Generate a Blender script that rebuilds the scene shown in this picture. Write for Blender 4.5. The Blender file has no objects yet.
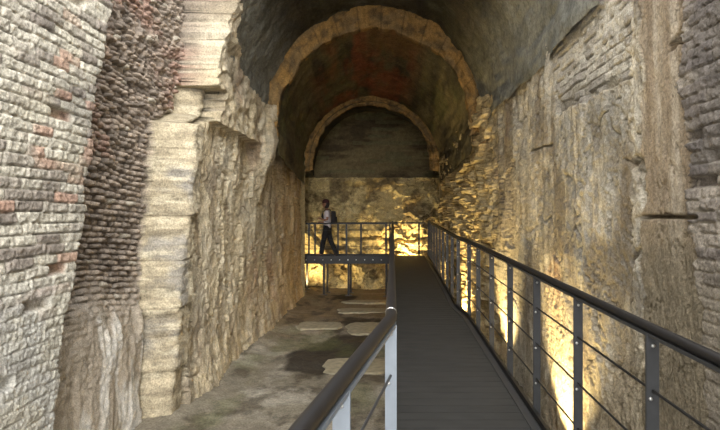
import bpy, bmesh, math, random
import numpy as np
from mathutils import Vector, Matrix

random.seed(7)
EYE = 2.5                       # eye level above the tunnel floor (m)
F, VX, VY = 530.0, 393.0, 213.0 # focal length in px and the vanishing point of the tunnel axis
COL = bpy.context.scene.collection

# ------------------------------------------------------------------ numpy noise
def _h(ix, iy, iz, seed=0):
    n = (ix.astype(np.int64)*374761393 + iy.astype(np.int64)*668265263 + iz.astype(np.int64)*2147483647 + seed*1274126177) & 0xffffffff
    n = ((n ^ (n >> 13)) * 1274126177) & 0xffffffff
    n = ((n ^ (n >> 16)) * 2246822519) & 0xffffffff
    n = n ^ (n >> 15)
    return (n & 0xffffff) / float(0xffffff)
def h2(ix, iy, seed=0): return _h(ix, iy, np.zeros_like(ix), seed)
def vn(x, y, seed=0):
    xi = np.floor(x); yi = np.floor(y); fx = x-xi; fy = y-yi
    xi = xi.astype(np.int64); yi = yi.astype(np.int64)
    fx = fx*fx*fx*(fx*(fx*6-15)+10); fy = fy*fy*fy*(fy*(fy*6-15)+10)
    a = h2(xi, yi, seed); b = h2(xi+1, yi, seed); c = h2(xi, yi+1, seed); d = h2(xi+1, yi+1, seed)
    return (a*(1-fx)+b*fx)*(1-fy) + (c*(1-fx)+d*fx)*fy
def fbm(x, y, seed=0, o=5, g=0.5):
    s = 0; a = 1.0; t = 0
    for k in range(o):
        s = s + a*(vn(x*2**k+17.3*k, y*2**k-9.1*k, seed+k)*2-1); t += a; a *= g
    return s/t
def ridge(x, y, seed=0, o=4):
    s = 0; a = 1.0; t = 0
    for k in range(o):
        s = s + a*(1-np.abs(vn(x*2**k+5.3*k, y*2**k+3.7*k, seed+k)*2-1)); t += a; a *= .5
    return s/t
def voro(x, y, seed=0):
    xi = np.floor(x).astype(np.int64); yi = np.floor(y).astype(np.int64)
    f1 = np.full(x.shape, 9.0); f2 = np.full(x.shape, 9.0); idv = np.zeros(x.shape)
    for dx in (-1, 0, 1):
        for dy in (-1, 0, 1):
            cx = xi+dx; cy = yi+dy
            px = cx+h2(cx, cy, seed); py = cy+h2(cx, cy, seed+50)
            d = np.hypot(px-x, py-y); r = h2(cx, cy, seed+99)
            c = d < f1
            f2 = np.where(c, f1, np.minimum(f2, d)); idv = np.where(c, r, idv); f1 = np.where(c, d, f1)
    return f1, f2, idv
def ss(a, b, x):
    t = np.clip((x-a)/(b-a), 0, 1); return t*t*(3-2*t)
def bricks(s, z, L, H, mortar, seed=0, hj=.55):
    """brick bond: returns random id, edge mask (1 in brick, 0 in joint), row"""
    r = np.floor(z/H).astype(np.int64)
    off = h2(r, r*0+3, seed)*L
    lj = 0.75+0.5*h2(r, r*0+8, seed)
    u = (s+off)/(L*lj); c = np.floor(u).astype(np.int64)
    fu = (u-c)*L*lj; fz = z-r*H
    eh = ss(mortar*.1, mortar*.8, np.minimum(fu, L*lj-fu)); ev = ss(mortar*.1, mortar*.7, fz)*ss(0, mortar*.35, H-fz)
    return h2(c, r, seed+5), ev*(1-hj+hj*eh), h2(c, r, seed+11)
def cracks(s, z, seed, fs=2.2, fz=.9, w=.02):
    a = np.abs(fbm(s*fs, z*fz, seed, 6, .55)); b = np.abs(fbm(s*fs*2.3+5, z*fz*2.8, seed+7, 5, .6))
    return np.maximum(ss(w, 0, a), .6*ss(w*1.6, 0, b)*(fbm(s*.8, z*.8, seed+13) > -.05))
def S(*c): return np.array([((v/255)/12.92 if v <= 10 else ((v/255+.055)/1.055)**2.4) for v in c])
def mixc(a, b, t): return a*(1-t[..., None])+b*t[..., None]

# ------------------------------------------------------------------ materials
def nodemat(name):
    m = bpy.data.materials.new(name); m.use_nodes = True
    nt = m.node_tree; b = nt.nodes['Principled BSDF']; return m, nt, b
def stone_mat(name, rough=.9, fine=70, bump=.6, dist=.012, spec=.25):
    m, nt, b = nodemat(name); N = nt.nodes.new; L = nt.links.new
    at = N('ShaderNodeAttribute'); at.attribute_name = 'albedo'
    tc = N('ShaderNodeTexCoord')
    n1 = N('ShaderNodeTexNoise'); n1.inputs['Scale'].default_value = fine; n1.inputs['Detail'].default_value = 6; n1.inputs['Roughness'].default_value = .7
    n2 = N('ShaderNodeTexNoise'); n2.inputs['Scale'].default_value = fine/6; n2.inputs['Detail'].default_value = 8; n2.inputs['Roughness'].default_value = .7
    L(tc.outputs['Object'], n1.inputs['Vector']); L(tc.outputs['Object'], n2.inputs['Vector'])
    mr = N('ShaderNodeMapRange'); mr.inputs['From Min'].default_value = .3; mr.inputs['From Max'].default_value = .7
    mr.inputs['To Min'].default_value = .68; mr.inputs['To Max'].default_value = 1.3
    L(n2.outputs['Fac'], mr.inputs['Value'])
    mx = N('ShaderNodeMix'); mx.data_type = 'RGBA'; mx.blend_type = 'MULTIPLY'; mx.inputs['Factor'].default_value = 1
    L(at.outputs['Color'], mx.inputs[6]); L(mr.outputs['Result'], mx.inputs[7])
    L(mx.outputs[2], b.inputs['Base Color'])
    m3 = N('ShaderNodeMapRange'); m3.inputs['From Min'].default_value = .35; m3.inputs['From Max'].default_value = .65
    m3.inputs['To Min'].default_value = .66; m3.inputs['To Max'].default_value = 1.36; L(n1.outputs['Fac'], m3.inputs['Value'])
    mx2 = N('ShaderNodeMix'); mx2.data_type = 'RGBA'; mx2.blend_type = 'MULTIPLY'; mx2.inputs['Factor'].default_value = 1
    L(mx.outputs[2], mx2.inputs[6]); L(m3.outputs['Result'], mx2.inputs[7]); L(mx2.outputs[2], b.inputs['Base Color'])
    ad = N('ShaderNodeMath'); ad.operation = 'ADD'; L(n1.outputs['Fac'], ad.inputs[0]); L(n2.outputs['Fac'], ad.inputs[1])
    bp = N('ShaderNodeBump'); bp.inputs['Strength'].default_value = bump; bp.inputs['Distance'].default_value = dist
    L(ad.outputs[0], bp.inputs['Height']); L(bp.outputs['Normal'], b.inputs['Normal'])
    b.inputs['Roughness'].default_value = rough; b.inputs['Specular IOR Level'].default_value = spec
    return m
def plain_mat(name, col, rough=.5, metal=0., var=.15, scale=20., bump=0., stretch=(1, 1, 1), spec=.5):
    m, nt, b = nodemat(name); N = nt.nodes.new; L = nt.links.new
    tc = N('ShaderNodeTexCoord'); mp = N('ShaderNodeMapping'); mp.inputs['Scale'].default_value = stretch
    n = N('ShaderNodeTexNoise'); n.inputs['Scale'].default_value = scale; n.inputs['Detail'].default_value = 5
    L(tc.outputs['Object'], mp.inputs['Vector']); L(mp.outputs[0], n.inputs['Vector'])
    r = N('ShaderNodeMapRange'); r.inputs['From Min'].default_value = .3; r.inputs['From Max'].default_value = .7
    r.inputs['To Min'].default_value = 1-var; r.inputs['To Max'].default_value = 1+var; L(n.outputs['Fac'], r.inputs['Value'])
    mx = N('ShaderNodeMix'); mx.data_type = 'RGBA'; mx.blend_type = 'MULTIPLY'; mx.inputs['Factor'].default_value = 1
    c = S(*col); mx.inputs[6].default_value = (c[0], c[1], c[2], 1); L(r.outputs['Result'], mx.inputs[7])
    L(mx.outputs[2], b.inputs['Base Color'])
    b.inputs['Roughness'].default_value = rough; b.inputs['Metallic'].default_value = metal; b.inputs['Specular IOR Level'].default_value = spec
    if bump:
        bp = N('ShaderNodeBump'); bp.inputs['Strength'].default_value = bump; bp.inputs['Distance'].default_value = .004
        L(n.outputs['Fac'], bp.inputs['Height']); L(bp.outputs['Normal'], b.inputs['Normal'])
    return m
M = {
 'brick': stone_mat('brick_stone', fine=75, bump=.7, dist=.010),
 'rock': stone_mat('tuff_rock', fine=50, bump=.9, dist=.02),
 'vault': stone_mat('vault_plaster', fine=24, bump=.6, dist=.02),
 'floor': stone_mat('earth_floor', fine=40, bump=.5, dist=.01, rough=.85, spec=.2),
 'slab': plain_mat('slab_stone', (146, 138, 116), .8, var=.25, scale=9, bump=.5, spec=.2),
 'shell_plain': plain_mat('earth', (110, 98, 78), .95),  # only for the added light-blocking slabs around the vaults
 'deck': plain_mat('deck_composite', (50, 50, 48), .72, var=.22, scale=3.5, bump=.15, stretch=(1.2, 3, 1), spec=.35),
 'dark_steel': plain_mat('anthracite_steel', (62, 63, 64), .5, .3, var=.1),
 'black_steel': plain_mat('black_steel', (36, 35, 34), .45, .3, var=.15),
 'handrail': plain_mat('dark_handrail', (24, 22, 22), .45, .0, var=.15, scale=14, stretch=(1, 1, 1)),
 'aluminium': plain_mat('pale_galvanised_steel', (122, 130, 138), .5, .2, var=.06),
 'bright': plain_mat('bright_bolt_metal', (200, 200, 196), .3, .8, var=.05),
 'skin': plain_mat('skin', (150, 105, 80), .6, var=.05),
 'shirt': plain_mat('pale_cotton', (205, 196, 198), .85, var=.08, scale=15, bump=.3),
 'trousers': plain_mat('black_cloth', (26, 25, 27), .9, var=.15, scale=20, bump=.3),
 'cap': plain_mat('dark_red_cloth', (62, 30, 26), .85, var=.1),
 'hair': plain_mat('dark_hair', (32, 22, 17), .6, var=.2, scale=60),
 'pack': plain_mat('dark_nylon', (26, 22, 24), .85, var=.15, scale=30, bump=.3),
 'shoe': plain_mat('dark_shoe', (30, 28, 28), .7, var=.1),
}
def lens_mat():
    m, nt, b = nodemat('lamp_lens'); b.inputs['Emission Color'].default_value = (1, .72, .33, 1)
    b.inputs['Emission Strength'].default_value = 12; b.inputs['Base Color'].default_value = (.9, .8, .6, 1); return m
M['lens'] = lens_mat()

# ------------------------------------------------------------------ object helpers
def link(name, me, mat=None, parent=None):
    o = bpy.data.objects.new(name, me); COL.objects.link(o)
    if mat is not None: me.materials.append(mat)
    if parent is not None: o.parent = parent
    return o
def empty(name, loc=(0, 0, 0), label=None, cat=None, group=None, kind=None):
    o = bpy.data.objects.new(name, None); COL.objects.link(o); o.location = loc; o.empty_display_size = .2
    tag(o, label, cat, group, kind); return o
def tag(o, label=None, cat=None, group=None, kind=None):
    if label: o['label'] = label
    if cat: o['category'] = cat
    if group: o['group'] = group
    if kind: o['kind'] = kind
    return o
def grid_mesh(name, P, C, mask=None, flip=False, smooth=True):
    """P (n,m,3) points, C (n,m,3) albedo, mask (n-1,m-1) quads to keep"""
    n, m = P.shape[:2]
    idx = np.arange(n*m).reshape(n, m)
    q = np.stack([idx[:-1, :-1], idx[1:, :-1], idx[1:, 1:], idx[:-1, 1:]], -1)
    q = q.reshape(-1, 4) if mask is None else q[mask]
    if flip: q = q[:, ::-1]
    used = np.unique(q); remap = np.full(n*m, -1, dtype=np.int64); remap[used] = np.arange(len(used))
    q = remap[q]; V = P.reshape(-1, 3)[used]; CC = C.reshape(-1, 3)[used]
    me = bpy.data.meshes.new(name)
    me.vertices.add(len(V)); me.vertices.foreach_set('co', V.astype(np.float32).ravel())
    me.loops.add(q.size); me.loops.foreach_set('vertex_index', q.astype(np.int32).ravel())
    me.polygons.add(len(q)); me.polygons.foreach_set('loop_start', (np.arange(len(q))*4).astype(np.int32))
    me.polygons.foreach_set('loop_total', np.full(len(q), 4, dtype=np.int32))
    me.polygons.foreach_set('use_smooth', np.full(len(q), smooth, dtype=bool))
    me.update(calc_edges=True)
    a = me.attributes.new('albedo', 'FLOAT_COLOR', 'POINT')
    a.data.foreach_set('color', np.concatenate([np.clip(CC, 0, 1), np.ones((len(CC), 1))], 1).astype(np.float32).ravel())
    me.validate(); return me

class MB:
    def __init__(s): s.bm = bmesh.new()
    def box(s, x0, x1, y0, y1, z0, z1, bev=0):
        r = bmesh.ops.create_cube(s.bm, size=1)
        for v in r['verts']:
            v.co = Vector(((x0+x1)/2+v.co.x*(x1-x0), (y0+y1)/2+v.co.y*(y1-y0), (z0+z1)/2+v.co.z*(z1-z0)))
        if bev:
            es = {e for v in r['verts'] for e in v.link_edges}
            bmesh.ops.bevel(s.bm, geom=list(es), offset=bev, segments=2, affect='EDGES', profile=.6)
        return s
    def sweep(s, pts, prof, close_ends=True):
        """sweep profile [(side, up)] along pts with mitred joints, up = +z"""
        pts = [Vector(p) for p in pts]; rings = []
        for i, p in enumerate(pts):
            a = (pts[i]-pts[i-1]).normalized() if i > 0 else None
            b = (pts[i+1]-pts[i]).normalized() if i < len(pts)-1 else None
            t = ((a or b)+(b or a)).normalized()
            up = Vector((0, 0, 1))
            if abs(t.z) > .95: up = Vector((0, 1, 0))
            side = t.cross(up).normalized(); u = side.cross(t).normalized()
            k = 1/max(.4, t.dot(a or b))
            rings.append([s.bm.verts.new(p+side*(q[0]*k)+u*q[1]) for q in prof])
        n = len(prof)
        for i in range(len(rings)-1):
            for j in range(n):
                s.bm.faces.new((rings[i][j], rings[i][(j+1) % n], rings[i+1][(j+1) % n], rings[i+1][j]))
        if close_ends:
            s.bm.faces.new(rings[0][::-1]); s.bm.faces.new(rings[-1])
        return s
    def tube(s, pts, r, n=12, ry=None):
        return s.sweep(pts, [(r*math.cos(2*math.pi*k/n), (ry or r)*math.sin(2*math.pi*k/n)) for k in range(n)])
    def lathe(s, prof, mat, n=16):
        """profile [(r, h)] about local z then placed by mat"""
        rings = []
        for r, h in prof:
            rings.append([s.bm.verts.new(mat @ Vector((r*math.cos(2*math.pi*k/n), r*math.sin(2*math.pi*k/n), h))) for k in range(n)])
        for a, b in zip(rings[:-1], rings[1:]):
            for j in range(n): s.bm.faces.new((a[j], a[(j+1) % n], b[(j+1) % n], b[j]))
        s.bm.faces.new(rings[0][::-1]); s.bm.faces.new(rings[-1]); return s
    def build(s, name, mat, parent=None, smooth=False, loc=None):
        me = bpy.data.meshes.new(name); bmesh.ops.recalc_face_normals(s.bm, faces=s.bm.faces[:]); s.bm.to_mesh(me); s.bm.free()
        if smooth:
            me.polygons.foreach_set('use_smooth', [True]*len(me.polygons))
            try: me.set_sharp_from_angle(angle=math.radians(50))
            except Exception: pass
        return link(name, me, mat, parent)

# ================================================================== LEFT WALL
XL = 2.65
def wl(px, py, X=XL): d = X*F/(VX-px); return d, (VY-py)*d/F
def bound(pts, X, side=-1):
    out = []
    for px, py in pts:
        d = X*F/abs(VX-px); out.append(((VY-py)*d/F, d))
    out.sort(); return np.array([o[0] for o in out]), np.array([o[1] for o in out])
def axis_rows(segs):
    r = []
    for a, b, st in segs: r.append(np.arange(a, b-1e-6, st))
    return np.concatenate(r+[np.array([segs[-1][1]])])

near_l = axis_rows([(-3.5, 1.0, .3), (1.0, 2.4, .05)])
us = np.linspace(1/2.45, 1/15.35, 640)
D = np.unique(np.concatenate([near_l, 1/us, np.arange(6.30, 6.80, .009), np.arange(7.2, 7.8, .012)]))
Z = axis_rows([(-2.62, -1.7, .022), (-1.7, 1.7, .0115), (1.7, 3.2, .02), (3.2, 5.2, .1)])
s, z = np.meshgrid(D, Z, indexing='ij')
s = s+0.; wz = fbm(s*.8, z*.8, 3)*.05; wob = fbm(s*3, z*3, 4)*.10
b1z, b1d = bound([(120, 0), (113, 60), (101, 100), (99, 150), (91, 185), (93, 215), (85, 270), (70, 330), (64, 430)], XL)
b2z, b2d = bound([(184, 0), (180, 60), (174, 112), (149, 122), (143, 215), (134, 300), (128, 430)], 3.03)
b3z, b3d = bound([(200, 60), (197, 112), (196, 125), (192, 215), (188, 300), (180, 430)], XL)
D1 = np.interp(z, b1z, b1d)+fbm(z*6, z*0+1, 5)*.06
D2 = np.interp(z, b2z, b2d)+fbm(z*7, z*0+2, 6)*.04
D3 = np.maximum(np.interp(z, b3z, b3d), D2+.42)+fbm(z*5, z*0+3, 7)*.05
def zp(px, py): return wl(px, py)[1]
zone = np.where(s < D1, 0, np.where(s < D2, 1, np.where((s < D3) & (z < zp(170, 62)), 2, 3)))
# --- brick facing: long thin courses
bid, bm_, bid2 = bricks(s+fbm(s*6, z*6, 40)*.02, z+wz+fbm(s*5, z*9, 41)*.010, .26, .083, .016, 1)
miss = (bid2 > .965)
lowsm = ss(-.35, -.75, z+wob*1.5)                      # lower part smeared with pale mortar
rb = (-.028*(1-bm_)*(1-.5*lowsm) + (bid-.5)*.012*bm_*(1-.5*lowsm) - .06*miss*bm_ + fbm(s*1.2, z*1.2, 9)*.03
      + fbm(s*12, z*12, 10)*.006 + fbm(s*34, z*34, 43, 3, .7)*.012)
edge = ss(.16, 0, D1-s); rb = rb-.16*edge**2
c0 = S(150, 138, 118); c_pale = S(184, 179, 164); c_dk = S(134, 126, 116); c_red = S(166, 132, 112); c_grey = S(170, 169, 162); c_mort = S(176, 171, 156)
cb = mixc(np.broadcast_to(c_pale, s.shape+(3,)), c_dk, ss(.45, .95, bid))
cb = mixc(cb, c_red, ((bid2 > .8)*ss(-.1, .35, fbm(s*.9, z*1.1, 12)+.1)).astype(float)*.75)
cb = mixc(cb, c_mort, (1-bm_)*.3); cb = mixc(cb, S(92, 86, 76), ss(.75, 1, 1-bm_)*.55)
cb = mixc(cb, c_grey, lowsm*.75)
cb = mixc(cb, S(84, 82, 80), ss(.22, .6, fbm(s*1.1, z*1.6, 14))*.4)
cb = mixc(cb, S(186, 180, 160), ss(.1, .5, fbm(s*2.1, z*2.6, 15))*.5)
# --- rubble core: rough brick ends
zc = z+.10*s+fbm(s*1.3, z*1.3, 20)*.06+fbm(s*9, z*9, 44)*.004
cid, cm, cid2 = bricks(s+fbm(s*9, z*9, 45)*.012, zc, .125, .062, .024, 21, 1.0)
smear = ss(-.5, -1.35, z+wob*3.)
rc = (-.38+(-.06*(1-cm)+(cid-.5)*.085*cm)*(1-smear)+fbm(s*1.5, z*1.5, 22)*.05+smear*.12+fbm(s*30, z*30, 46)*.012)
rc = rc+.14*ss(.35, 0, s-D1)*0
cc = mixc(np.broadcast_to(S(164, 150, 134), s.shape+(3,)), S(120, 111, 101), cid2)
cc = mixc(cc, S(150, 104, 88), (ss(.05, .35, fbm(s*1.0-3.2, z*.9-.6, 24)+.18*(z > .6)))*.4*(cid > .3))
cc = mixc(cc, S(76, 68, 60), (1-cm)*.6)
cc = mixc(cc, S(176, 168, 152), (cid2 > .95)*(cid > .5)*.8)
st = fbm(s*7, z*1.4, 26)
cc = mixc(cc, mixc(np.broadcast_to(S(160, 150, 134), s.shape+(3,)), S(196, 192, 182), ss(0, .3, st)), smear)
rc = rc+smear*(ridge(s*5, z*1.1, 27, 4)-.6)*.09
# --- limestone pier: big squared blocks
joints = np.array([zp(170, v) for v in (116, 216, 262, 310, 372)])
jd = np.min(np.abs(z[..., None]-joints+fbm(s*5, z*0, 30)[..., None]*.03), -1)
step = np.interp(z, [zp(170, 372), zp(170, 371), zp(170, 311), zp(170, 310), zp(170, 217), zp(170, 216), zp(170, 117), zp(170, 112)], [.02, .07, .07, .09, .09, .13, .14, -.10])
ramp = ss(0, .28, s-D2)
rp = step-.03*ss(.015, 0, jd)+fbm(s*2.5, z*5, 31, 6, .6)*.02+fbm(s*16, z*34, 32, 4, .7)*.013+fbm(s*5, z*5, 35, 5)*.03-.42*(1-ramp)**1.6-.10*ss(.10, 0, D3-s)
cp = mixc(np.broadcast_to(S(176, 164, 138), s.shape+(3,)), S(150, 139, 116), ss(-.1, .4, fbm(s*4, z*9, 33)))
cp = mixc(cp, S(140, 136, 128), ss(.0, .3, fbm(s*3.2, z*2.2, 34)-.22*ss(-1, -.4, z))*.8); cp = mixc(cp, S(196, 186, 160), ss(.05, .4, fbm(s*8, z*14, 36, 5, .6))*.7); cp = mixc(cp, S(120, 110, 92), ss(.1, .4, fbm(s*6, z*18, 37, 5, .6))*.5)
cp = mixc(cp, S(110, 100, 84), ss(.012, 0, jd)*.6)
# --- bedrock: streaky quarried tuff
fr = fbm(s*.9, z*.5, 50)
r1, r2, rid = voro(s*2.2+fbm(s*2, z*2, 51)*.5, z*1.1+fbm(s*2, z*2, 52)*.5, 53)
verts_ = ridge(s*2.6, z*.55, 55, 5)
rr = fr*.11+(rid-.5)*.05-.04*ss(.07, 0, r2-r1)+(verts_-.6)*.075+fbm(s*14, z*7, 56, 4)*.022+fbm(s*36, z*24, 57, 3, .7)*.014
blk = ss(zp(200, 40), zp(200, 70), z)*ss(zp(200,62)-.02, zp(200,62)+.02, z)*ss(8.9, 8.0, s)
rr = rr-.36*ss(.30, 0, s-D2+fbm(s*0, z*6, 58)*.08)*(z > zp(170, 62))
rr = rr+.22*blk-.10*ss(1.6, 2.6, z)*(s < 7.4)*(1-blk)
rr = rr+.10*ss(-1.6, -2.6, z)
crk = mixc(np.broadcast_to(S(192, 178, 148), s.shape+(3,)), S(212, 201, 174), ss(-.1, .35, fbm(s*2.5, z*1.2, 60)))
crk = mixc(crk, S(146, 130, 106), ss(.05, .4, fbm(s*3.5, z*1.0, 61))*.7)
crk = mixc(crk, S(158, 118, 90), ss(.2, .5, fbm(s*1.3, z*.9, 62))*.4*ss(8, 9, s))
crk = mixc(crk, S(104, 98, 92), ss(.12, .4, fbm(s*1.1, z*1.3, 63)+.18*ss(-.4, -1.2, z)*ss(9, 7, s))*.4)
crk = mixc(crk, S(214, 182, 124), ss(11, 14.5, s)*.6)  # warm lamp glow painted into the albedo of the far rock
ck = cracks(s, z, 64); rr = rr-.03*ck; crk = mixc(crk, S(84, 72, 58), np.maximum(ss(.03, 0, r2-r1)*.3, ck*.45))
crk = mixc(crk, S(214, 204, 180), ss(.72, .9, ridge(s*4, z*.9, 66, 4))*.6)
rr = rr+.34*np.exp(-((s-10.55)/.45)**2)*ss(.2, 1.5, z)
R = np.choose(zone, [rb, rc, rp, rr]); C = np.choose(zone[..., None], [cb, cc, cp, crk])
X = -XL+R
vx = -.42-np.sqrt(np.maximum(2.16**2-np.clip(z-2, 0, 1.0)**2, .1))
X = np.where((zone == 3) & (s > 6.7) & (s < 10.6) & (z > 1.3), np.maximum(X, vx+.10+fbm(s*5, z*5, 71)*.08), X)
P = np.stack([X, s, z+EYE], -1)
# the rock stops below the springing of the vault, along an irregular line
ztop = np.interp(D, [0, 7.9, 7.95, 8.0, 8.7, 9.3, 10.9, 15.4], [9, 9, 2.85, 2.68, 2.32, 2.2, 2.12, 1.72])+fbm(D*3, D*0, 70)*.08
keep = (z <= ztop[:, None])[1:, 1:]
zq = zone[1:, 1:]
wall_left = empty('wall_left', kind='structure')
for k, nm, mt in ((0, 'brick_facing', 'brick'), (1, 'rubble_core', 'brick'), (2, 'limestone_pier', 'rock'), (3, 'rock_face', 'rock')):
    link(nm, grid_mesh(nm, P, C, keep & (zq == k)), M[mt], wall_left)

# ================================================================== RIGHT WALL
XR = 1.78
near_r = axis_rows([(-3.5, .4, .3), (.4, 1.8, .05)])
us = np.linspace(1/1.85, 1/15.35, 640)
D = np.concatenate([near_r, 1/us])
Z = axis_rows([(-2.62, -1.7, .02), (-1.7, 1.4, .0105), (1.4, 2.6, .018), (2.6, 5.2, .1)])
s, z = np.meshgrid(D, Z, indexing='ij')
def pz(s_, z_): return VX+XR*F/np.maximum(s_, .3), VY-F*z_/np.maximum(s_, .3)
def dr(px): return XR*F/(px-VX)
def zr(px, py): return (VY-py)*dr(px)/F
wz = fbm(s*.8, z*.8, 103)*.05; wob = fbm(s*2.5, z*2.5, 104)
# brick B: nearest, beyond a straight vertical joint ; smooth strip ; brick A: patch high up
eB = dr(684)+fbm(z*5, z*0, 105)*.06+fbm(z*17, s*7, 107)*.05+np.interp(z, [-1.5, -.2, .6], [-.28, -.12, 0])
eA0 = dr(634)+fbm(z*4, z*0, 106)*.10+fbm(z*13, s*6, 108)*.08
lowA = np.interp(s, [dr(660), dr(640), dr(600), dr(575), dr(560), dr(548)], [zr(660, 60), zr(640, 72), zr(600, 98), zr(575, 108), zr(560, 122), zr(548, 20)])+wob*.06
zone = np.where(s < eB, 0, np.where((s > eA0) & (s < dr(553)+wob*.08) & (z > lowA), 1, np.where(s < dr(643)+wob*.03+fbm(z*3, z*0, 191)*.12+fbm(z*12, s*6, 192)*.04, 2, 3)))
bid, bm_, bid2 = bricks(s+fbm(s*6, z*6, 140)*.02, z+wz+fbm(s*5, z*9, 141)*.010, .21, .068, .012, 101)
rb = -.02*(1-bm_)+(bid-.5)*.014*bm_-.05*(bid2 > .96)*bm_+fbm(s*1.2, z*1.2, 109)*.03+fbm(s*14, z*14, 110)*.010+fbm(s*34, z*34, 143, 3, .7)*.012+.015
cb = mixc(np.broadcast_to(S(146, 138, 126), s.shape+(3,)), S(112, 105, 98), ss(.4, .9, bid))
cb = mixc(cb, S(160, 152, 134), (1-bm_)*.55); cb = mixc(cb, S(84, 80, 78), ss(.1, .45, fbm(s*1.1, z*1.6, 114))*.6)
smb = ss(-.15, -.6, z+wob*.15); rb = rb*(1-.5*smb); cb = mixc(cb, S(122, 114, 98), smb*.6)
broken = ss(zr(610, 80)+.08, zr(610, 90)-.05, z-np.interp(s, [3.5, 5.5], [-.12, .12]))*(zone == 1)
aid, am, aid2 = bricks(s+fbm(s*6, z*6, 150)*.02, z+wz+fbm(s*5, z*9, 151)*.012, .22, .082, .016, 121)
ra = -.022*(1-am)+(aid-.5)*(.018+.07*broken)*am+fbm(s*1.2, z*1.2, 129)*.03-.06*ss(-.1, .4, wob)*broken+fbm(s*30, z*30, 153, 3, .7)*.013+.01
ca = mixc(np.broadcast_to(S(182, 176, 160), s.shape+(3,)), S(150, 144, 132), ss(.3, .95, aid)); ca = mixc(ca, S(112, 108, 100), (1-am)*.4)
ca = mixc(ca, S(96, 90, 84), broken*.5)
# smooth tan strip
strk = fbm(s*9, z*.9, 160)
rs = -.0+fbm(s*1.8, z*.6, 161)*.015+ridge(s*5, z*.8, 162, 3)*.008+fbm(s*24, z*9, 163, 4, .7)*.012-.02*cracks(s, z, 196, 2.5, .7, .02)
cs = mixc(np.broadcast_to(S(152, 138, 116), s.shape+(3,)), S(172, 160, 140), ss(0, .35, strk)); cs = mixc(cs, S(132, 116, 96), ss(.0, .4, -strk)*.5)
cs = mixc(cs, S(128, 118, 98), ss(.2, -.5, z))
# main rock: quarried blocks with long vertical water streaks
r1, r2, rid = voro(s*1.1+fbm(s*2, z*2, 171)*.3, z*.7+fbm(s*2, z*2, 172)*.3, 173)
verts_ = ridge(s*2.2, z*.5, 175, 5); strk = fbm(s*5.5, z*.8, 176)
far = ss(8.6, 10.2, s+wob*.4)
pit1, pit2, pitd = voro(s*3.2+fbm(s*5, z*5, 180)*.4, z*5.2+fbm(s*5, z*5, 181)*.4, 182)
rr = fbm(s*.8, z*.5, 177)*.07+(rid-.5)*.05-.03*ss(.05, 0, r2-r1)+(verts_-.6)*.07+fbm(s*16, z*8, 178, 4)*.014+fbm(s*34, z*22, 179, 3, .7)*.013+.13*np.exp(-((s-10.5)/.5)**2)*ss(.8, 2.0, z)
ck = cracks(s, z, 193, 2.0, .8, .022); rr = rr-.026*ck
rr = rr+far*((pitd-.5)*.16-.10*ss(.18, 0, pit2-pit1)+fbm(s*6, z*6, 183)*.05)
zj = zr(670, 217)+.0*s; hj = np.abs(z-(zj+fbm(s*1.5, z*0, 184)*.03))
gap = ss(.016, .006, hj)*ss(dr(705), dr(690), s)*ss(dr(635), dr(645), s)
zj2 = zr(560, 140); hj2 = np.abs(z-(zj2+fbm(s*1.4, z*0+3, 185)*.04)); gap2 = ss(.014, .004, hj2)*ss(dr(600), dr(585), s)*ss(dr(515), dr(530), s)*(fbm(s*3, z*0, 186) > -.1)
cr = mixc(np.broadcast_to(S(162, 154, 136), s.shape+(3,)), S(184, 177, 160), ss(0, .35, strk)*.9)
cr = mixc(cr, S(118, 106, 88), ss(0, .35, -strk)*.8); cr = mixc(cr, S(166, 128, 96), ss(.15, .5, fbm(s*1.2, z*1.2, 187))*.5)
cr = mixc(cr, S(126, 124, 116), ss(.0, .4, fbm(s*.9, z*1.3, 188)+.15*ss(.6, -.8, z))*.55)
cr = mixc(cr, S(96, 84, 68), ck*.6); cr = mixc(cr, S(214, 204, 180), ss(.72, .9, ridge(s*3.5, z*.8, 194, 4))*.55)
cr = mixc(cr, S(120, 108, 88), ss(.02, .3, fbm(s*1.6+3, z*1.1, 197, 6, .6))*.6); cr = mixc(cr, S(190, 176, 148), ss(.05, .35, fbm(s*1.2+9, z*.8, 198, 6, .6))*.45)
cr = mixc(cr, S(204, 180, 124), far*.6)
dent = ss(1.1, .9, np.maximum(np.abs(s-dr(676))/.085, np.abs(z-zr(676, 42)-(s-dr(676))*-.25)/(.035-.12*(s-dr(676)))))
R = np.choose(zone, [rb, ra, rs, rr])-.10*gap-.08*gap2-.30*dent
C = np.choose(zone[..., None], [cb, ca, cs, cr])
Xb = np.interp(s, [0, 9.5, 10.6, 12.5, 15.4], [XR, XR, 1.70, 1.52, 1.36])
P = np.stack([Xb-R, s, z+EYE], -1)
ztop = np.interp(D, [0, 4.6, 5.2, 10.6, 12, 15.4], [9, 9, 2.35, 2.22, 1.95, 1.62])+fbm(D*3, D*0, 190)*.06
keep = (z <= ztop[:, None])[1:, 1:]; zq = zone[1:, 1:]
wall_right = empty('wall_right', kind='structure')
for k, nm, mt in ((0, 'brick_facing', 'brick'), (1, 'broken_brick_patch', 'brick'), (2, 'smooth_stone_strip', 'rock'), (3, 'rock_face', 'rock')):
    link(nm, grid_mesh(nm, P, C, keep & (zq == k), flip=True), M[mt], wall_right)

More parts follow.
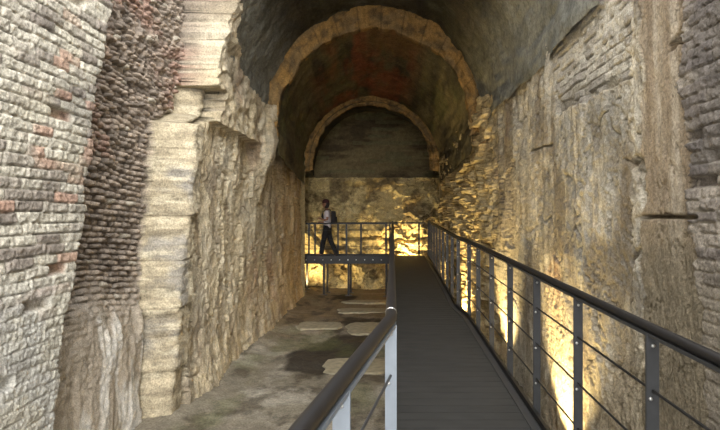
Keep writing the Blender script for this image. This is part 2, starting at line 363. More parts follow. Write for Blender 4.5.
# ================================================================== BACK RECESS
wall_back = empty('wall_back', kind='structure')
xs = np.linspace(-3.5, 2.1, 300); Zb = np.linspace(-2.62, 1.16, 230)
x, z = np.meshgrid(xs, Zb, indexing='ij')
a = z+.35*x+fbm(x*.9, z*1.1, 201)*.9; bb = x-.4*z+fbm(x*1.1, z*.9, 202)*.9
st = a*2.6; fs_ = st-np.floor(st); blk2 = h2(np.floor(st).astype(np.int64), np.floor(bb*.9+np.floor(st)*.37).astype(np.int64), 203)
rel = (blk2-.5)*.26+fs_*.16+ridge(x*1.6, z*2.2, 204, 5)*.22-.12+fbm(x*9, z*9, 205, 4, .6)*.05
ck = cracks(x, z, 207, 1.4, 1.8, .025); rel = rel-.09*ck
zc = -.93+fbm(x*1.6, x*0, 206)*.22
rel = rel-.24*ss(.07, .015, np.abs(z-zc))*(x > -1.7)*(x < 1.0)+.12*ss(0, .3, z-zc)
zc2 = -.45+.35*x+fbm(x*1.9, x*0, 230)*.3; rel = rel-.14*ss(.04, .01, np.abs(z-zc2))*(x > -.9)+.16*ss(.25, 0, np.abs(z-zc2-.12))*(x > -.6)
rel = rel+.14*ss(.85, 1.05, z)
cw = mixc(np.broadcast_to(S(196, 176, 126), s.shape[:0]+x.shape+(3,)), S(206, 188, 140), ss(-.1, .4, fbm(x*2, z*2.4, 208)))
cw = mixc(cw, S(112, 94, 64), ss(.05, .4, fbm(x*1.7, z*2.0, 209))*.8); cw = mixc(cw, S(80, 66, 48), ck*.6)
P = np.stack([x, 17.75-rel, z+EYE], -1)
link('rough_rock_face', grid_mesh('rough_rock_face', P, cw), M['rock'], wall_back)
Zb = np.linspace(1.0, 3.4, 140); x, z = np.meshgrid(xs, Zb, indexing='ij')
bid, bm_, bid2 = bricks(x, z+fbm(x*1.2, z, 210)*.05, .8, .12, .03, 211)
rel = -.03*(1-bm_)+(bid-.5)*.04+fbm(x, z*3, 212)*.06
cw = mixc(np.broadcast_to(S(124, 110, 78), x.shape+(3,)), S(82, 70, 50), ss(-.2, .4, fbm(x*1, z*3, 213))); cw = mixc(cw, S(110, 108, 78), (bid2 > .7)*.5)
P = np.stack([x, 17.75-rel, z+EYE], -1)
link('upper_course_wall', grid_mesh('upper_course_wall', P, cw), M['rock'], wall_back)
ys = np.linspace(17.5, 18.5, 30); x, y = np.meshgrid(xs, ys, indexing='ij')
P = np.stack([x, y, 1.08+EYE+fbm(x*3, y*3, 214)*.05], -1)
link('rock_ledge', grid_mesh('rock_ledge', P, np.broadcast_to(S(120, 104, 76), x.shape+(3,)), flip=False), M['rock'], wall_back)
# side cheeks of the recess, set back behind the tunnel walls
Yc = np.linspace(15.25, 18.5, 90); Zc = np.linspace(-2.62, 3.3, 150)
y, z = np.meshgrid(Yc, Zc, indexing='ij')
for sgn, xx, nm in ((-1, 3.35, 'left_cheek'), (1, 1.62, 'right_cheek')):
    rel = fbm(y*2, z*2, 220)*.12+fbm(y*8, z*8, 221)*.03
    cw = mixc(np.broadcast_to(S(150, 130, 92), y.shape+(3,)), S(112, 96, 68), ss(0, .4, fbm(y*2, z*2, 222)))
    P = np.stack([sgn*(xx-rel), y, z+EYE], -1)
    link(nm, grid_mesh(nm, P, cw, flip=sgn > 0), M['rock'], wall_back)
# end faces of the tunnel walls, turning into the recess
for sgn, xa, xb, nm, nb in ((-1, 2.45, 3.5, 'left_return', 0), (1, 1.24, 1.8, 'right_return', 0)):
    xr_ = np.linspace(xa, xb, 24); Zc2 = np.linspace(-2.62, 1.9, 130); a, z = np.meshgrid(xr_, Zc2, indexing='ij')
    P = np.stack([sgn*(a+.10), 15.33+fbm(a*3, z*3, 223)*.03, z+EYE], -1)
    link(nm, grid_mesh(nm, P, np.broadcast_to(S(140, 122, 86), a.shape+(3,)), flip=sgn < 0), M['rock'], wall_back)

# ================================================================== CEILING (three stepped barrel vaults)
ceiling = empty('ceiling', kind='structure')
def vault(name, d0, d1, c0, c1, nd, nth, colf, a0=-.35, front=None, rough=.05, mat='vault'):
    """c = (cx, cz, R) at each end"""
    th = np.linspace(a0, math.pi-a0, nth); t = np.linspace(0, 1, nd); T, A = np.meshgrid(t, th, indexing='ij')
    df = d0 if front is None else front(A)
    d = df*(1-T)+d1*T; k = (d-d0)/(d1-d0) if front is None else np.clip((d-d0)/(d1-d0), -2, 1)
    cx = c0[0]*(1-k)+c1[0]*k; cz = c0[1]*(1-k)+c1[1]*k; Rr = c0[2]*(1-k)+c1[2]*k
    w = A*Rr
    rel = fbm(d*.8, w*.8, 301)*rough*1.4+fbm(d*1.2, w*7, 302)*rough*.35+fbm(d*9, w*9, 303)*rough*.25
    Rr = Rr-rel
    drop = np.where(A < 0, 1, np.where(A > math.pi, 1, 0))
    px = np.where(A < 0, cx+Rr, np.where(A > math.pi, cx-Rr, cx+Rr*np.cos(A)))
    pz_ = np.where(A < 0, cz+A*Rr, np.where(A > math.pi, cz-(A-math.pi)*Rr, cz+Rr*np.sin(A)))
    P = np.stack([px, d, pz_+EYE], -1)
    link(name, grid_mesh(name, P, colf(d, w, A), flip=False), M[mat], ceiling)
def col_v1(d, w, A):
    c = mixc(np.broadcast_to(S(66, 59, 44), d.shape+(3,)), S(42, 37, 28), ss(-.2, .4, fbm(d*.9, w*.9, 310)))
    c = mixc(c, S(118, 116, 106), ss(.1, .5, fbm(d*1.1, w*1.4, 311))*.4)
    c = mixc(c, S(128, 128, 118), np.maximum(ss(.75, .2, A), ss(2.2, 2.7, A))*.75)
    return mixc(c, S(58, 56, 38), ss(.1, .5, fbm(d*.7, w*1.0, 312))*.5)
def col_v2(d, w, A):
    c = mixc(np.broadcast_to(S(104, 94, 64), d.shape+(3,)), S(70, 62, 44), ss(-.2, .4, fbm(d*.5, w*2.5, 320)))
    red = ss(.9, 1.25, A)*ss(2.5, 2.1, A)*ss(-.35, .2, fbm(d*.8, w*3, 321))
    c = mixc(c, S(140, 82, 52), red*.75); return mixc(c, S(84, 86, 48), ss(.0, .5, fbm(d*.7, w*2, 322))*.5)
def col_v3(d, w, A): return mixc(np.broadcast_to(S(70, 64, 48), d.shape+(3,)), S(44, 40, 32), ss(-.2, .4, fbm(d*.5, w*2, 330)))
V1a, V1b = (-.42, 2.0, 2.16), (-.40, 2.0, 2.14)
V2a, V2b = (-.38, 1.76, 1.95), (-.62, 1.40, 1.96)
V3a, V3b = (-.62, 1.42, 1.80), (-.62, 1.42, 2.05)
def front1(A): return np.interp(A, [-.4, .3, 1.2, 2.1, 2.5, 3.6], [4.4, 4.5, 6.0, 6.9, 7.75, 7.9])+fbm(A*5, A*0, 340)*.2
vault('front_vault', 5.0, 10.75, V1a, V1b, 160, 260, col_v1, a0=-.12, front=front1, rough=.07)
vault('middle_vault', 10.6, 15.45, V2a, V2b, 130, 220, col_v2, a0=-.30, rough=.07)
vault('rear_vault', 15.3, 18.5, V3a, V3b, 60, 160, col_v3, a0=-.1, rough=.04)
# shell outside the vaults, closing the step between one barrel and the next
def ring(name, d, depth, ci, Ri, co, Ro, a0, a1, seed, kind_name):
    """eroded voussoir arch: inner circle ci,Ri -> outer circle co,Ro, thickness `depth` toward the camera"""
    nth = 260; nr = 26
    A = np.linspace(a0, a1, nth); q = np.linspace(0, 1, nr)
    AA, Q = np.meshgrid(A, q, indexing='ij')
    # profile: soffit (back to front), face (inner to outer), top (front to back)
    rr_ = np.clip((Q-.2)/.6, 0, 1); er = fbm(AA*5, AA*0+seed, seed)*.06+fbm(AA*19, AA*0, seed+1)*.02
    dd = np.where(Q < .2, depth*(Q/.2), np.where(Q > .8, depth*(1-(Q-.8)/.2), depth))
    vs = h2(np.floor(AA*9).astype(np.int64), AA.astype(np.int64)*0, seed+2)
    jt = ss(.012, .0, np.abs((AA*9) % 1-.5)/9*1.6)
    rel = fbm(AA*6, rr_*2, seed+3)*.06+fbm(AA*22, rr_*8, seed+4)*.03+(vs-.5)*.05
    Ri_ = Ri+er; Ro_ = Ro+er*.6
    R_ = Ri_*(1-rr_)+Ro_*rr_
    cx = ci[0]*(1-rr_)+co[0]*rr_; cz = ci[1]*(1-rr_)+co[1]*rr_
    P = np.stack([cx+R_*np.cos(AA), d-dd-rel*(dd > 0), cz+R_*np.sin(AA)+EYE], -1)
    C = mixc(np.broadcast_to(S(150, 116, 66), AA.shape+(3,)), S(128, 104, 68), ss(-.2, .4, fbm(AA*6, rr_*3, seed+5)))
    C = mixc(C, S(92, 76, 52), ss(.05, .4, fbm(AA*14, rr_*5, seed+6))*.7); C = mixc(C, S(60, 50, 36), jt*.5)
    o = link(name, grid_mesh(name, P, C, flip=True), M['rock']); tag(o, kind='structure'); return o
ring('trim_1', 10.75, .16, (-.38, 1.76), 1.92, (-.40, 1.96), 2.28, -.12, math.pi+.12, 401, 'arch')
ring('trim_2', 15.50, .12, (-.62, 1.42), 1.70, (-.62, 1.38), 2.05, -.1, math.pi+.1, 431, 'arch')

mb = MB()
mb.box(-4.0, 2.9, 6.5, 19.2, 4.6+EYE, 5.0+EYE); mb.box(-4.0, -3.6, 8.6, 19.2, -.2, 4.7+EYE); mb.box(2.5, 2.9, 6.5, 19.2, -.2, 4.7+EYE); mb.box(-4, 2.9, 18.8, 19.2, -.2, 4.7+EYE)
mb.build('light_block_shell', M['shell_plain'], ceiling)  # unseen slabs added around the vaults to stop daylight leaking in
# ================================================================== FLOOR
xs = np.linspace(-3.3, 2.2, 190); us = np.concatenate([np.linspace(-3.5, 4.5, 40)[:-1], np.linspace(4.5, 18.4, 420)])
x, y = np.meshgrid(xs, us, indexing='ij')
hgt = fbm(x*.7, y*.7, 501)*.05+fbm(x*4, y*4, 502)*.016+.09*ss(-2.05, -2.75, x+fbm(y*1.3, y*0, 503)*.2)+.06*ss(1.3, 1.8, x)
hgt = hgt-.02*ss(-1.9, -.9, x)
damp = np.clip(ss(.0, .2, fbm(x*.9+4.2, y*.45, 505)+.6*ss(1.4, .4, np.hypot((x+.8)/1.3, (y-9.8)/2.5))-.16), 0, 1)*ss(6.8, 7.8, y)
cf = mixc(np.broadcast_to(S(122, 115, 100), x.shape+(3,)), S(150, 144, 130), ss(-.05, .4, fbm(x*1.5, y*1.5, 506)))
cf = mixc(cf, S(112, 92, 62), ss(9.5, 13.5, y+fbm(x, y, 507)*1.5)*.7)
cf = mixc(cf, S(40, 33, 25), damp*.9); cf = mixc(cf, S(66, 58, 46), ss(.0, .35, fbm(x*2.2, y*1.6, 508, 6, .6))*.7)
cf = mixc(cf, S(92, 98, 60), ss(.2, .5, fbm(x*1.3, y*.8, 509))*.35)
P = np.stack([x, y, hgt], -1)
fl = link('floor', grid_mesh('floor', P, cf, flip=False), M['floor']); tag(fl, kind='structure')
def floor_z(px_, py_):
    i = int(np.argmin(np.abs(xs-px_))); j = int(np.argmin(np.abs(us-py_))); return float(hgt[i, j])

# paving slabs left in the earth floor
def slab(cx, cy, wx, wy, label, seed):
    rnd = random.Random(seed); n = 26; mb = bmesh.new()
    z0 = max(floor_z(cx+a*wx*.4, cy+b*wy*.4) for a in (-1, -.5, 0, .5, 1) for b in (-1, -.5, 0, .5, 1))
    ring_ = []
    ph = [rnd.random()*6.28 for _ in range(3)]
    for k in range(n):
        a = 2*math.pi*k/n; c, s_ = math.cos(a), math.sin(a)
        e = 1/max(abs(c), abs(s_))*.5; e = min(e, .62)*(1+.05*math.sin(3*a+ph[0])+.05*math.sin(5*a+ph[1])+.04*math.sin(9*a+ph[2]))
        ring_.append((c*e*wx, s_*e*wy))
    top = [mb.verts.new((p[0]*.965, p[1]*.965, .012+rnd.random()*.004)) for p in ring_]
    mid = [mb.verts.new((p[0], p[1], .0)) for p in ring_]
    bot = [mb.verts.new((p[0], p[1], -.09)) for p in ring_]
    mb.faces.new(top); mb.faces.new(bot[::-1])
    for a, b in ((mid, top), (bot, mid)):
        for k in range(n): mb.faces.new((a[k], a[(k+1) % n], b[(k+1) % n], b[k]))
    me = bpy.data.meshes.new('paving_slab'); bmesh.ops.recalc_face_normals(mb, faces=mb.faces[:]); mb.to_mesh(me); mb.free()
    o = link('paving_slab', me, M['slab']); o.location = (cx, cy, z0)
    tag(o, label, 'paving slab', 'pale paving slabs set in the tunnel floor'); return o
slab(-.62, 8.75, 1.05, .85, 'pale irregular paving slab in the damp floor, nearest to the camera', 1)
slab(-.52, 11.5, .95, 1.15, 'pale paving slab in the earth floor, second nearest, close to the walkway', 2)
slab(-1.62, 11.6, .95, .7, 'grey paving slab in the floor set away from the walkway toward the left wall', 3)
slab(-.75, 13.6, 1.3, .6, 'flat brown slab in the floor, third nearest along the walkway', 4)
slab(-.62, 14.9, 1.5, .5, 'long brown slab in the floor just in front of the side walkway', 5)

# ================================================================== WALKWAY
def dz(d): return EYE-1.64+.0175*d          # top of the deck at depth d
RH = 1.10                                    # rail height over the deck
def xl(d): return .03 if d > 2.5 else .03-.167*(2.5-d)
walk = empty('walkway', (0.5, 8, 0), 'dark boarded ramp walkway running down the tunnel between two railings', 'walkway')
def wbuild(mb, name, mat, parent=walk, smooth=False):
    o = mb.build(name, mat, parent, smooth); o.location = -Vector(root_loc(parent)); return o
def root_loc(p):
    l = Vector((0, 0, 0))
    while p is not None: l += p.location; p = p.parent
    return l
def xr(d):
    return float(np.interp(d, [0, 2.3, 7.6, 8.4, 11, 16.9], [1.12, 1.08, 1.075, .995, 1.02, 1.075]))
mb = MB()
d = -1.2; w = .145
while d < 16.85:
    a, b = d+.003, min(d+w-.003, 16.88)
    vs = []
    for zz in (0, -.03):
        for (xx, yy) in ((xl(a), a), (xr(a), a), (xr(b), b), (xl(b), b)): vs.append(mb.bm.verts.new((xx, yy, dz(yy)+zz)))
    for f in ((0, 1, 2, 3), (7, 6, 5, 4), (0, 4, 5, 1), (1, 5, 6, 2), (2, 6, 7, 3), (3, 7, 4, 0)): mb.bm.faces.new([vs[i] for i in f])
    d += w
wbuild(mb, 'deck_boards', M['deck'])
rdl = [-1.2, 2.3, 7.6, 8.4, 11, 16.9]
L_ang = [(-.012, -.16), (.012, -.16), (.012, .05), (-.012, .05)]
mb = MB().sweep([(xr(d)+.014, d, dz(d)) for d in rdl], L_ang); wbuild(mb, 'right_kerb', M['black_steel'])
mb = MB().sweep([(xr(d)-.045, d, dz(d)+.006) for d in rdl], [(-.03, -.005), (.03, -.005), (.03, .005), (-.03, .005)]); wbuild(mb, 'edge_strip', M['dark_steel'])
mb = MB().sweep([(xl(d)-.014, d, dz(d)) for d in (-1.2, 2.5, 15.86)], [(-.012, -.16), (.012, -.16), (.012, .012), (-.012, .012)]); wbuild(mb, 'left_kerb', M['black_steel'])
for xx in (.2, .85):
    mb = MB().sweep([(xx, d, dz(d)-.09) for d in (-1.1, 16.8)], [(-.04, -.06), (.04, -.06), (.04, .058), (-.04, .058)]); wbuild(mb, 'joist', M['black_steel'])
for d in (1.0, 4.0, 7.0, 10.0, 13.0, 16.2):
    for xx in (.2, .85):
        g = floor_z(xx, d)
        mb = MB().box(xx-.04, xx+.04, d-.04, d+.04, g-.02, dz(d)-.15); lg = wbuild(mb, 'leg', M['black_steel'])

# side walkway along the back wall
DB0, DB1 = 15.9, 16.88
side = empty('side_walkway', (-1.4, 16.4, 0), 'dark side walkway along the back wall on slim steel legs, the person walks on it', 'walkway')
zt = dz(16.4)
mb = MB(); x0 = -2.93
while x0 < .0:
    x1 = min(x0+.145, -.002); mb.box(x0+.003, x1-.003, DB0+.02, DB1, zt-.03, zt); x0 += .145
wbuild(mb, 'deck_boards', M['deck'], side)
mb = MB().box(-2.95, .012, DB0-.02, DB0, zt-.17, zt+.07); fb = wbuild(mb, 'front_beam', M['black_steel'], side)
for k in range(11):
    bx_ = -2.6+k*.25
    mt = Matrix.Translation((bx_, DB0-.02, zt-.05)) @ Matrix.Rotation(math.pi/2, 4, 'X')
    b = MB().lathe([(.018, 0), (.018, .008), (.012, .016)], mt, 6).build('bolt', M['bright'], fb)
    b.location = -root_loc(fb)
mb = MB().box(-2.95, .0, DB1, DB1+.02, zt-.17, zt+.05); wbuild(mb, 'rear_beam', M['black_steel'], side)
for lx in (-2.72, -2.08, -1.34, -.2):
    for ly in (DB0+.07, DB1-.08):
        g = floor_z(lx, ly)
        lg = wbuild(MB().box(lx-.03, lx+.03, ly-.03, ly+.03, g+.01, zt-.031), 'leg', M['black_steel'], side)
        bp = MB().box(lx-.10, lx+.10, ly-.09, ly+.09, g-.02, g+.02, .004).build('base_plate', M['dark_steel'], lg); bp.location = -root_loc(lg)

# ================================================================== RAILINGS
def make_railing(name, path, posts, label, rods, post_mat, rail_r, rail_z, deckz, out, flat=False, tangent=True, light=False, top_post=.0):
    """path: [(x, y)], posts: list of (x, y, dirx, diry); deckz(y) -> deck height"""
    r = empty(name, (path[0][0], path[0][1], deckz(path[0][1])), label, 'railing')
    def B(mb, nm, mt, par=r, sm=False):
        o = mb.build(nm, mt, par, sm); o.location = -root_loc(par); return o
    h = lambda p: (p[0], p[1], deckz(p[1])+rail_z)
    B(MB().tube([h(p) for p in path], rail_r, 20, rail_r*.92), 'handrail', M['handrail'], sm=True)
    B(MB().sweep([(p[0], p[1], deckz(p[1])+rail_z-rail_r-.002) for p in path], [(-rail_r*.9, -.012), (rail_r*.9, -.012), (rail_r*.9, .003), (-rail_r*.9, .003)]), 'support_bar', M['aluminium' if light else 'dark_steel'])
    for (px_, py_, tx, ty) in posts:
        n = Vector((tx, ty, 0)).normalized(); sd = Vector((-n.y, n.x, 0))   # n = along the rail
        zb = deckz(py_)-.15; zt_ = deckz(py_)+rail_z-rail_r-.004
        mb = MB(); w, t = (.0275, .006)
        vs = []
        for zz in (zb, zt_):
            for a, b in ((-1, -1), (1, -1), (1, 1), (-1, 1)):
                p = Vector((px_, py_, zz))+sd*w*a+n*t*b; vs.append(mb.bm.verts.new(p))
        for f in ((0, 1, 2, 3), (7, 6, 5, 4), (0, 4, 5, 1), (1, 5, 6, 2), (2, 6, 7, 3), (3, 7, 4, 0)): mb.bm.faces.new([vs[i] for i in f])
        po = B(mb, 'post', M[post_mat])
        if py_ < 12:
            for k, hh in enumerate([rail_z-.075]+list(rods)):
                c = Vector((px_, py_, deckz(py_)+hh))-n*t+sd*(.010 if k else 0)
                if k: c = c+Vector((0, 0, -.035))
                q = n.to_track_quat('Z', 'Y').to_matrix().to_4x4()
                bo = MB().lathe([(.0085, .001), (.0085, -.004), (.005, -.007)], Matrix.Translation(c) @ q, 8).build('bolt', M['bright'], po, True)
                bo.location = -root_loc(po)
    for hh in rods:
        B(MB().tube([(p[0], p[1], deckz(p[1])+hh) for p in path], .0065, 8), 'rod', M['black_steel' if not light else 'dark_steel'], sm=True)
    return r
def xrr(d): return xr(d)+.045
# right railing of the main walkway
dpath = [-1.0, 2.3, 7.75, 8.3, 11, 16.7]
posts = []
for d in [-.52, .42, 1.36, 2.3, 3.22, 4.14, 5.08, 6.02, 6.96, 7.72, 8.45, 9.4, 10.35, 11.3, 12.25, 13.2, 14.15, 15.1, 16.0, 16.7]:
    posts.append((xrr(d), d, 0, 1))
make_railing('railing', [(xrr(d), d) for d in dpath], posts,
             'long dark railing along the right side of the walkway beside the lit wall', (.83, .55, .275), 'dark_steel', .0225, RH, dz, 1)
# left railing, pale posts, bends outward near the camera
LP = [(-.595, -1.0), (-.01, 2.5), (-.01, 15.9)]
posts = []
for d in [-.6, .2, 1.05, 1.62]:
    posts.append((-.01-.167*(2.5-d), d, .167, 1))
for k in range(15): posts.append((-.01, 2.5+.957*k if k else 2.5, 0, 1))
lr = make_railing('railing', LP, posts, 'railing with pale flat posts left of the walkway, bending outward near the camera',
             (.83, .55, .275), 'aluminium', .028, RH, dz, -1, light=True)
zc = dz(2.6)+RH
mb = MB().lathe([(.0280, -.002), (.0290, -.001), (.0290, .001), (.0280, .002)], Matrix.Translation((-.01, 2.62, zc)) @ Matrix.Rotation(math.pi/2, 4, 'X'), 24)
o = mb.build('joint_collar', M['bright'], lr, True); o.location = -root_loc(lr)
# side walkway railings
f2 = lambda y: zt
def px2x(px, d): return (px-VX)*d/F
make_railing('railing', [(-2.62, DB0-.01), (-.05, DB0-.01)], [(px2x(p, DB0), DB0-.01, 0, 1) for p in (309, 346.5, 386)],
             'thin dark railing on the near edge of the side walkway, in front of the person', (.83, .55, .275), 'black_steel', .015, 1.045, f2, 1)
make_railing('railing', [(-2.62, DB1+.0), (1.02, DB1+.0)], [(px2x(p, DB1), DB1, 0, 1) for p in (315, 338, 361, 390, 419)],
             'thin dark railing at the far edge against the back wall, behind the person', (.83, .55, .275), 'black_steel', .015, 1.045, f2, 1)

# ================================================================== FLOODLIGHTS
def floodlight(loc, rotz, tilt, energy, label, spot=95, color=(1, .76, .36)):
    r = empty('floodlight', loc, label, 'lamp', 'warm floodlights at the foot of the walls'); r.rotation_euler = (0, 0, rotz)
    # local: shines toward +x, tilted up
    q = Matrix.Translation((0, 0, .13)) @ Matrix.Rotation(-tilt, 4, 'Y')
    h_ = MB().box(-.045, .02, -.09, .09, -.06, .06, .008); bmesh.ops.transform(h_.bm, matrix=q, verts=h_.bm.verts[:]); h_.build('housing', M['black_steel'], r)
    h_ = MB().box(.0195, .026, -.078, .078, -.048, .048, .002); bmesh.ops.transform(h_.bm, matrix=q, verts=h_.bm.verts[:]); h_.build('lens', M['lens'], r)
    h_ = MB().sweep([(-.02, -.10, .13), (-.02, -.10, .01), (-.02, .10, .01), (-.02, .10, .13)], [(-.012, -.003), (.012, -.003), (.012, .003), (-.012, .003)]); h_.build('bracket', M['dark_steel'], r)
    ld = bpy.data.lights.new('flood_lamp', 'SPOT'); ld.energy = energy*5; ld.color = color; ld.spot_size = math.radians(spot); ld.spot_blend = .8; ld.shadow_soft_size = .04
    lo = bpy.data.objects.new('lamp_beam', ld); COL.objects.link(lo); lo.parent = r
    v = Vector((math.cos(tilt), 0, math.sin(tilt)))
    lo.location = Vector((0, 0, .13))+v*.05; lo.rotation_euler = v.to_track_quat('-Z', 'Y').to_euler()
    return r
for k, (d, e, lab) in enumerate(((5.35, 75, 'warm floodlight at the foot of the right wall, nearest to the camera'),
               (8.4, 75, 'warm floodlight at the foot of the right wall, second from the camera'),
               (11.4, 80, 'warm floodlight at the foot of the right wall, third from the camera'),
               (14.4, 70, 'warm floodlight at the foot of the right wall, farthest, by the corner'))):
    floodlight((1.20 if d < 11 else 1.12, d, floor_z(1.2, d)+.02), 0, math.radians(58), e, lab)
floodlight((.35, 17.02, dz(17)-.38), math.pi/2, math.radians(40), 34, 'warm floodlight behind the end of the walkway, shining on the back wall', 130)
floodlight((-2.95, 16.5, floor_z(-2.95, 16.5)+.02), math.radians(50), math.radians(40), 36, 'warm floodlight below the side walkway in the left corner', 120)

# ================================================================== PERSON
def skin_mesh(name, nodes, edges, mat, parent, sub=2, root=0):
    me = bpy.data.meshes.new(name); me.from_pydata([n[0] for n in nodes], edges, []); me.update()
    o = bpy.data.objects.new(name, me); COL.objects.link(o); o.parent = parent
    sk = o.modifiers.new('skin', 'SKIN'); sk.use_smooth_shade = True
    for i, n in enumerate(nodes):
        r = n[1] if isinstance(n[1], tuple) else (n[1], n[1])
        me.skin_vertices[0].data[i].radius = r; me.skin_vertices[0].data[i].use_root = (i == root)
    sb = o.modifiers.new('sub', 'SUBSURF'); sb.levels = sub; sb.render_levels = sub
    dg = bpy.context.evaluated_depsgraph_get(); dg.update()
    m2 = bpy.data.meshes.new_from_object(o.evaluated_get(dg)); o.modifiers.clear(); o.data = m2; m2.name = name
    m2.materials.clear(); m2.materials.append(mat); m2.polygons.foreach_set('use_smooth', [True]*len(m2.polygons))
    return o
PX, PY = -2.03, 16.36
person = empty('person', (PX, PY, zt), 'person in pale shirt, black trousers and dark cap walking left on the side walkway', 'person')
V = lambda *a: a
nodes = [V((0, 0, .93), (.085, .075)), V((0, 0, 1.08), (.09, .075)), V((-.01, 0, 1.25), (.12, .09)), V((0, 0, 1.37), (.12, .085)), V((-.005, 0, 1.45), .052), V((-.03, 0, 1.53), .055)]
edges = [(0, 1), (1, 2), (2, 3), (3, 4), (4, 5)]
def chain(start, pts):
    p = start
    for q in pts: nodes.append(q); edges.append((p, len(nodes)-1)); p = len(nodes)-1
    return p
chain(0, [V((-.02, -.075, .82), .065), V((-.11, -.095, .50), .055), V((-.16, -.095, .12), .038), V((-.19, -.095, .05), .035), V((-.29, -.095, .035), (.038, .025))])
chain(0, [V((.03, .075, .82), .065), V((.09, .095, .50), .055), V((.27, .095, .17), .038), V((.27, .095, .09), .035), V((.18, .095, .035), (.038, .025))])
def hand(w, base, dirx):
    # palm end then four fingers and a thumb, slightly curled
    p = chain(w, [V((base[0], base[1], base[2]), (.030, .018))])
    for k in range(4):
        y = base[1]+(k-1.5)*.017; L_ = (.062, .075, .07, .055)[k]
        chain(p, [V((base[0]-.02, y, base[2]+.002), .0085), V((base[0]-.02-L_*.55, y, base[2]-.010), .0078), V((base[0]-.02-L_*.85, y, base[2]-.035), .0065)])
    chain(p, [V((base[0]-.005, base[1]+.03*dirx, base[2]+.012), .009), V((base[0]-.04, base[1]+.045*dirx, base[2]+.012), .0075)])
w = chain(3, [V((.0, -.155, 1.37), .058), V((.035, -.20, 1.15), .040), V((-.10, -.17, 1.14), .030), V((-.165, -.15, 1.17), .024)]); hand(w, (-.215, -.145, 1.185), 1)
w = chain(3, [V((.0, .155, 1.37), .058), V((.0, .20, 1.12), .040), V((-.14, .17, 1.06), .030), V((-.205, .15, 1.07), .024)]); hand(w, (-.255, .145, 1.075), -1)
body = skin_mesh('body', nodes, edges, M['skin'], person)
# head, one surface shaped with brow, nose, chin and ears, then joined into the body mesh
bm = bmesh.new(); bm.from_mesh(body.data)
hb = bmesh.new(); bmesh.ops.create_uvsphere(hb, u_segments=32, v_segments=24, radius=1)
for v in hb.verts:
    x_, y_, z_ = v.co
    fx = -x_
    hx = .098*x_; hy = .075*y_*(1-.12*max(0, -z_)); hz = .118*z_
    if fx > .75 and -.35 < z_ < .1 and abs(y_) < .22: hx -= .020*(1-abs(y_)/.22)*(1-(z_+.12)**2*8 if abs(z_+.12) < .3 else 0)
    if fx > .5 and .02 < z_ < .22 and .15 < abs(y_) < .5: hx += .007
    if fx > .6 and -.55 < z_ < -.42: hx += .004
    if fx > .3 and z_ < -.6: hx -= .014
    if abs(y_) > .93 and abs(z_) < .3: hy *= 1.16
    v.co = Vector((hx-.045, hy, hz+1.625))
me = bpy.data.meshes.new('t'); hb.to_mesh(me); bm.from_mesh(me); hb.free(); bm.to_mesh(body.data); bm.free()
body.data.polygons.foreach_set('use_smooth', [True]*len(body.data.polygons))
# hair, cap
mb = MB(); bmesh.ops.create_uvsphere(mb.bm, u_segments=24, v_segments=16, radius=1)
bmesh.ops.delete(mb.bm, geom=[v for v in mb.bm.verts if v.co.x < -.25 and v.co.z < .55], context='VERTS')
for v in mb.bm.verts: v.co = Vector((.108*v.co.x-.036, .084*v.co.y, .128*v.co.z*(1.15 if v.co.z < 0 else 1)+1.625))
mb.build('hair', M['hair'], person, True)
mb = MB(); n = 24
mb.lathe([(.098, 0), (.106, .012), (.105, .05), (.085, .095), (.045, .118), (.004, .124)], Matrix.Translation((-.04, 0, 1.665)) @ Matrix.Rotation(math.radians(-6), 4, 'Y') @ Matrix.Diagonal((1.05, .88, 1, 1)), 28)
top = []; bot = []
for k in range(15):
    a = math.radians(-68+136*k/14); 
    top.append((-.04-.105*math.cos(a), .088*math.sin(a), 1.672)); bot.append((-.04-.105*math.cos(a)-.085*max(0, math.cos(a))**.8, .088*math.sin(a), 1.655))
va = [mb.bm.verts.new(p) for p in top]; vb = [mb.bm.verts.new(p) for p in bot]; vc = [mb.bm.verts.new((p[0], p[1], p[2]-.005)) for p in bot]; vd = [mb.bm.verts.new((p[0], p[1], p[2]-.006)) for p in top]
for k in range(14):
    mb.bm.faces.new((va[k], va[k+1], vb[k+1], vb[k])); mb.bm.faces.new((vb[k], vb[k+1], vc[k+1], vc[k])); mb.bm.faces.new((vc[k], vc[k+1], vd[k+1], vd[k]))
tag(mb.build('cap', M['cap'], person, True), 'dark reddish peaked cap')
# clothes
nodes = [V((.01, 0, .80), (.165, .15)), V((0, 0, 1.06), (.128, .11)), V((-.01, 0, 1.25), (.148, .115)), V((0, 0, 1.37), (.132, .10)), V((0, 0, 1.44), (.07, .065))]
edges = [(0, 1), (1, 2), (2, 3), (3, 4)]
chain(3, [V((.0, -.165, 1.375), .072), V((.022, -.19, 1.21), .064)])
chain(3, [V((.0, .165, 1.375), .072), V((.0, .19, 1.21), .064)])
tag(skin_mesh('shirt', nodes, edges, M['shirt'], person), 'pale short sleeved shirt')
nodes = [V((0, 0, 1.04), (.125, .11)), V((0, 0, .89), (.135, .12))]; edges = [(0, 1)]
chain(1, [V((-.025, -.09, .78), .100), V((-.11, -.097, .50), .082), V((-.155, -.097, .22), .078), V((-.17, -.097, .07), .088)])
chain(1, [V((.03, .09, .78), .100), V((.09, .097, .50), .080), V((.20, .097, .26), .076), V((.28, .097, .08), .088)])
tag(skin_mesh('trousers', nodes, edges, M['trousers'], person, root=1), 'loose black trousers')
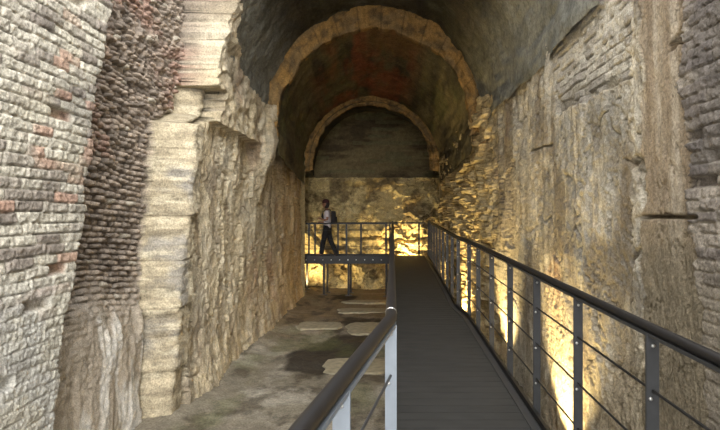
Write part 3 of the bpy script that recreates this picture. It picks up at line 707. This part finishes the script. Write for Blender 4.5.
for sx, sy, a in ((-.215, -.095, 0), (.25, .095, math.radians(-20))):
    mb = MB(); mb.box(-.15, .09, -.048, .048, 0, .07, .022)
    for v in mb.bm.verts:
        if v.co.x < -.05: v.co.z *= .72
    bmesh.ops.transform(mb.bm, matrix=Matrix.Translation((sx, sy, .004)) @ Matrix.Rotation(a, 4, 'Y') @ Matrix.Translation((.0, 0, 0)), verts=mb.bm.verts[:])
    lo = min(v.co.z for v in mb.bm.verts); bmesh.ops.translate(mb.bm, vec=(0, 0, -lo+.002), verts=mb.bm.verts[:])
    mb.build('shoe', M['shoe'], person, True)
# backpack worn on the back
bp = empty('backpack', (PX+.185, PY, zt+1.02), 'dark backpack worn on the back of the walking person', 'backpack')
mb = MB(); mb.box(-.055, .075, -.145, .145, 0, .40, .045); mb.build('bag', M['pack'], bp, True)
mb = MB(); mb.box(.070, .115, -.10, .10, .04, .22, .02); mb.build('front_pocket', M['pack'], bp, True)
for sy in (-1, 1):
    mb = MB().sweep([(-.05, sy*.10, .36), (-.12, sy*.105, .455), (-.225, sy*.11, .44), (-.325, sy*.11, .36), (-.335, sy*.11, .22), (-.24, sy*.14, .08), (-.05, sy*.12, .04)],
                    [(-.022, -.005), (.022, -.005), (.022, .005), (-.022, .005)]); mb.build('shoulder_strap', M['pack'], bp)

# ================================================================== LIGHT AND CAMERA
w = bpy.data.worlds.new('overcast'); bpy.context.scene.world = w; w.use_nodes = True
bg = w.node_tree.nodes['Background']; bg.inputs['Color'].default_value = (.98, .98, 1.0, 1); bg.inputs['Strength'].default_value = 3.0
sd = bpy.data.lights.new('soft_daylight', 'SUN'); sd.energy = 6.5; sd.angle = math.radians(70); sd.color = (1, .98, .95)
so = bpy.data.objects.new('soft_daylight', sd); COL.objects.link(so)
so.rotation_euler = Vector((-.55, .9, -.36)).to_track_quat('-Z', 'Y').to_euler()
cd = bpy.data.cameras.new('camera'); cd.lens = F/720*36; cd.sensor_width = 36; cd.shift_x = -(VX-360)/720; cd.shift_y = -(215-VY)/720; cd.clip_start = .05; cd.clip_end = 100
co = bpy.data.objects.new('camera', cd); COL.objects.link(co); co.location = (0, 0, EYE); co.rotation_euler = (math.pi/2, 0, 0)
sc = bpy.context.scene; sc.camera = co
sc.view_settings.view_transform = 'Standard'; sc.view_settings.look = 'None'; sc.view_settings.gamma = 1; sc.view_settings.use_curve_mapping = False
sc.view_settings.exposure = 0.6
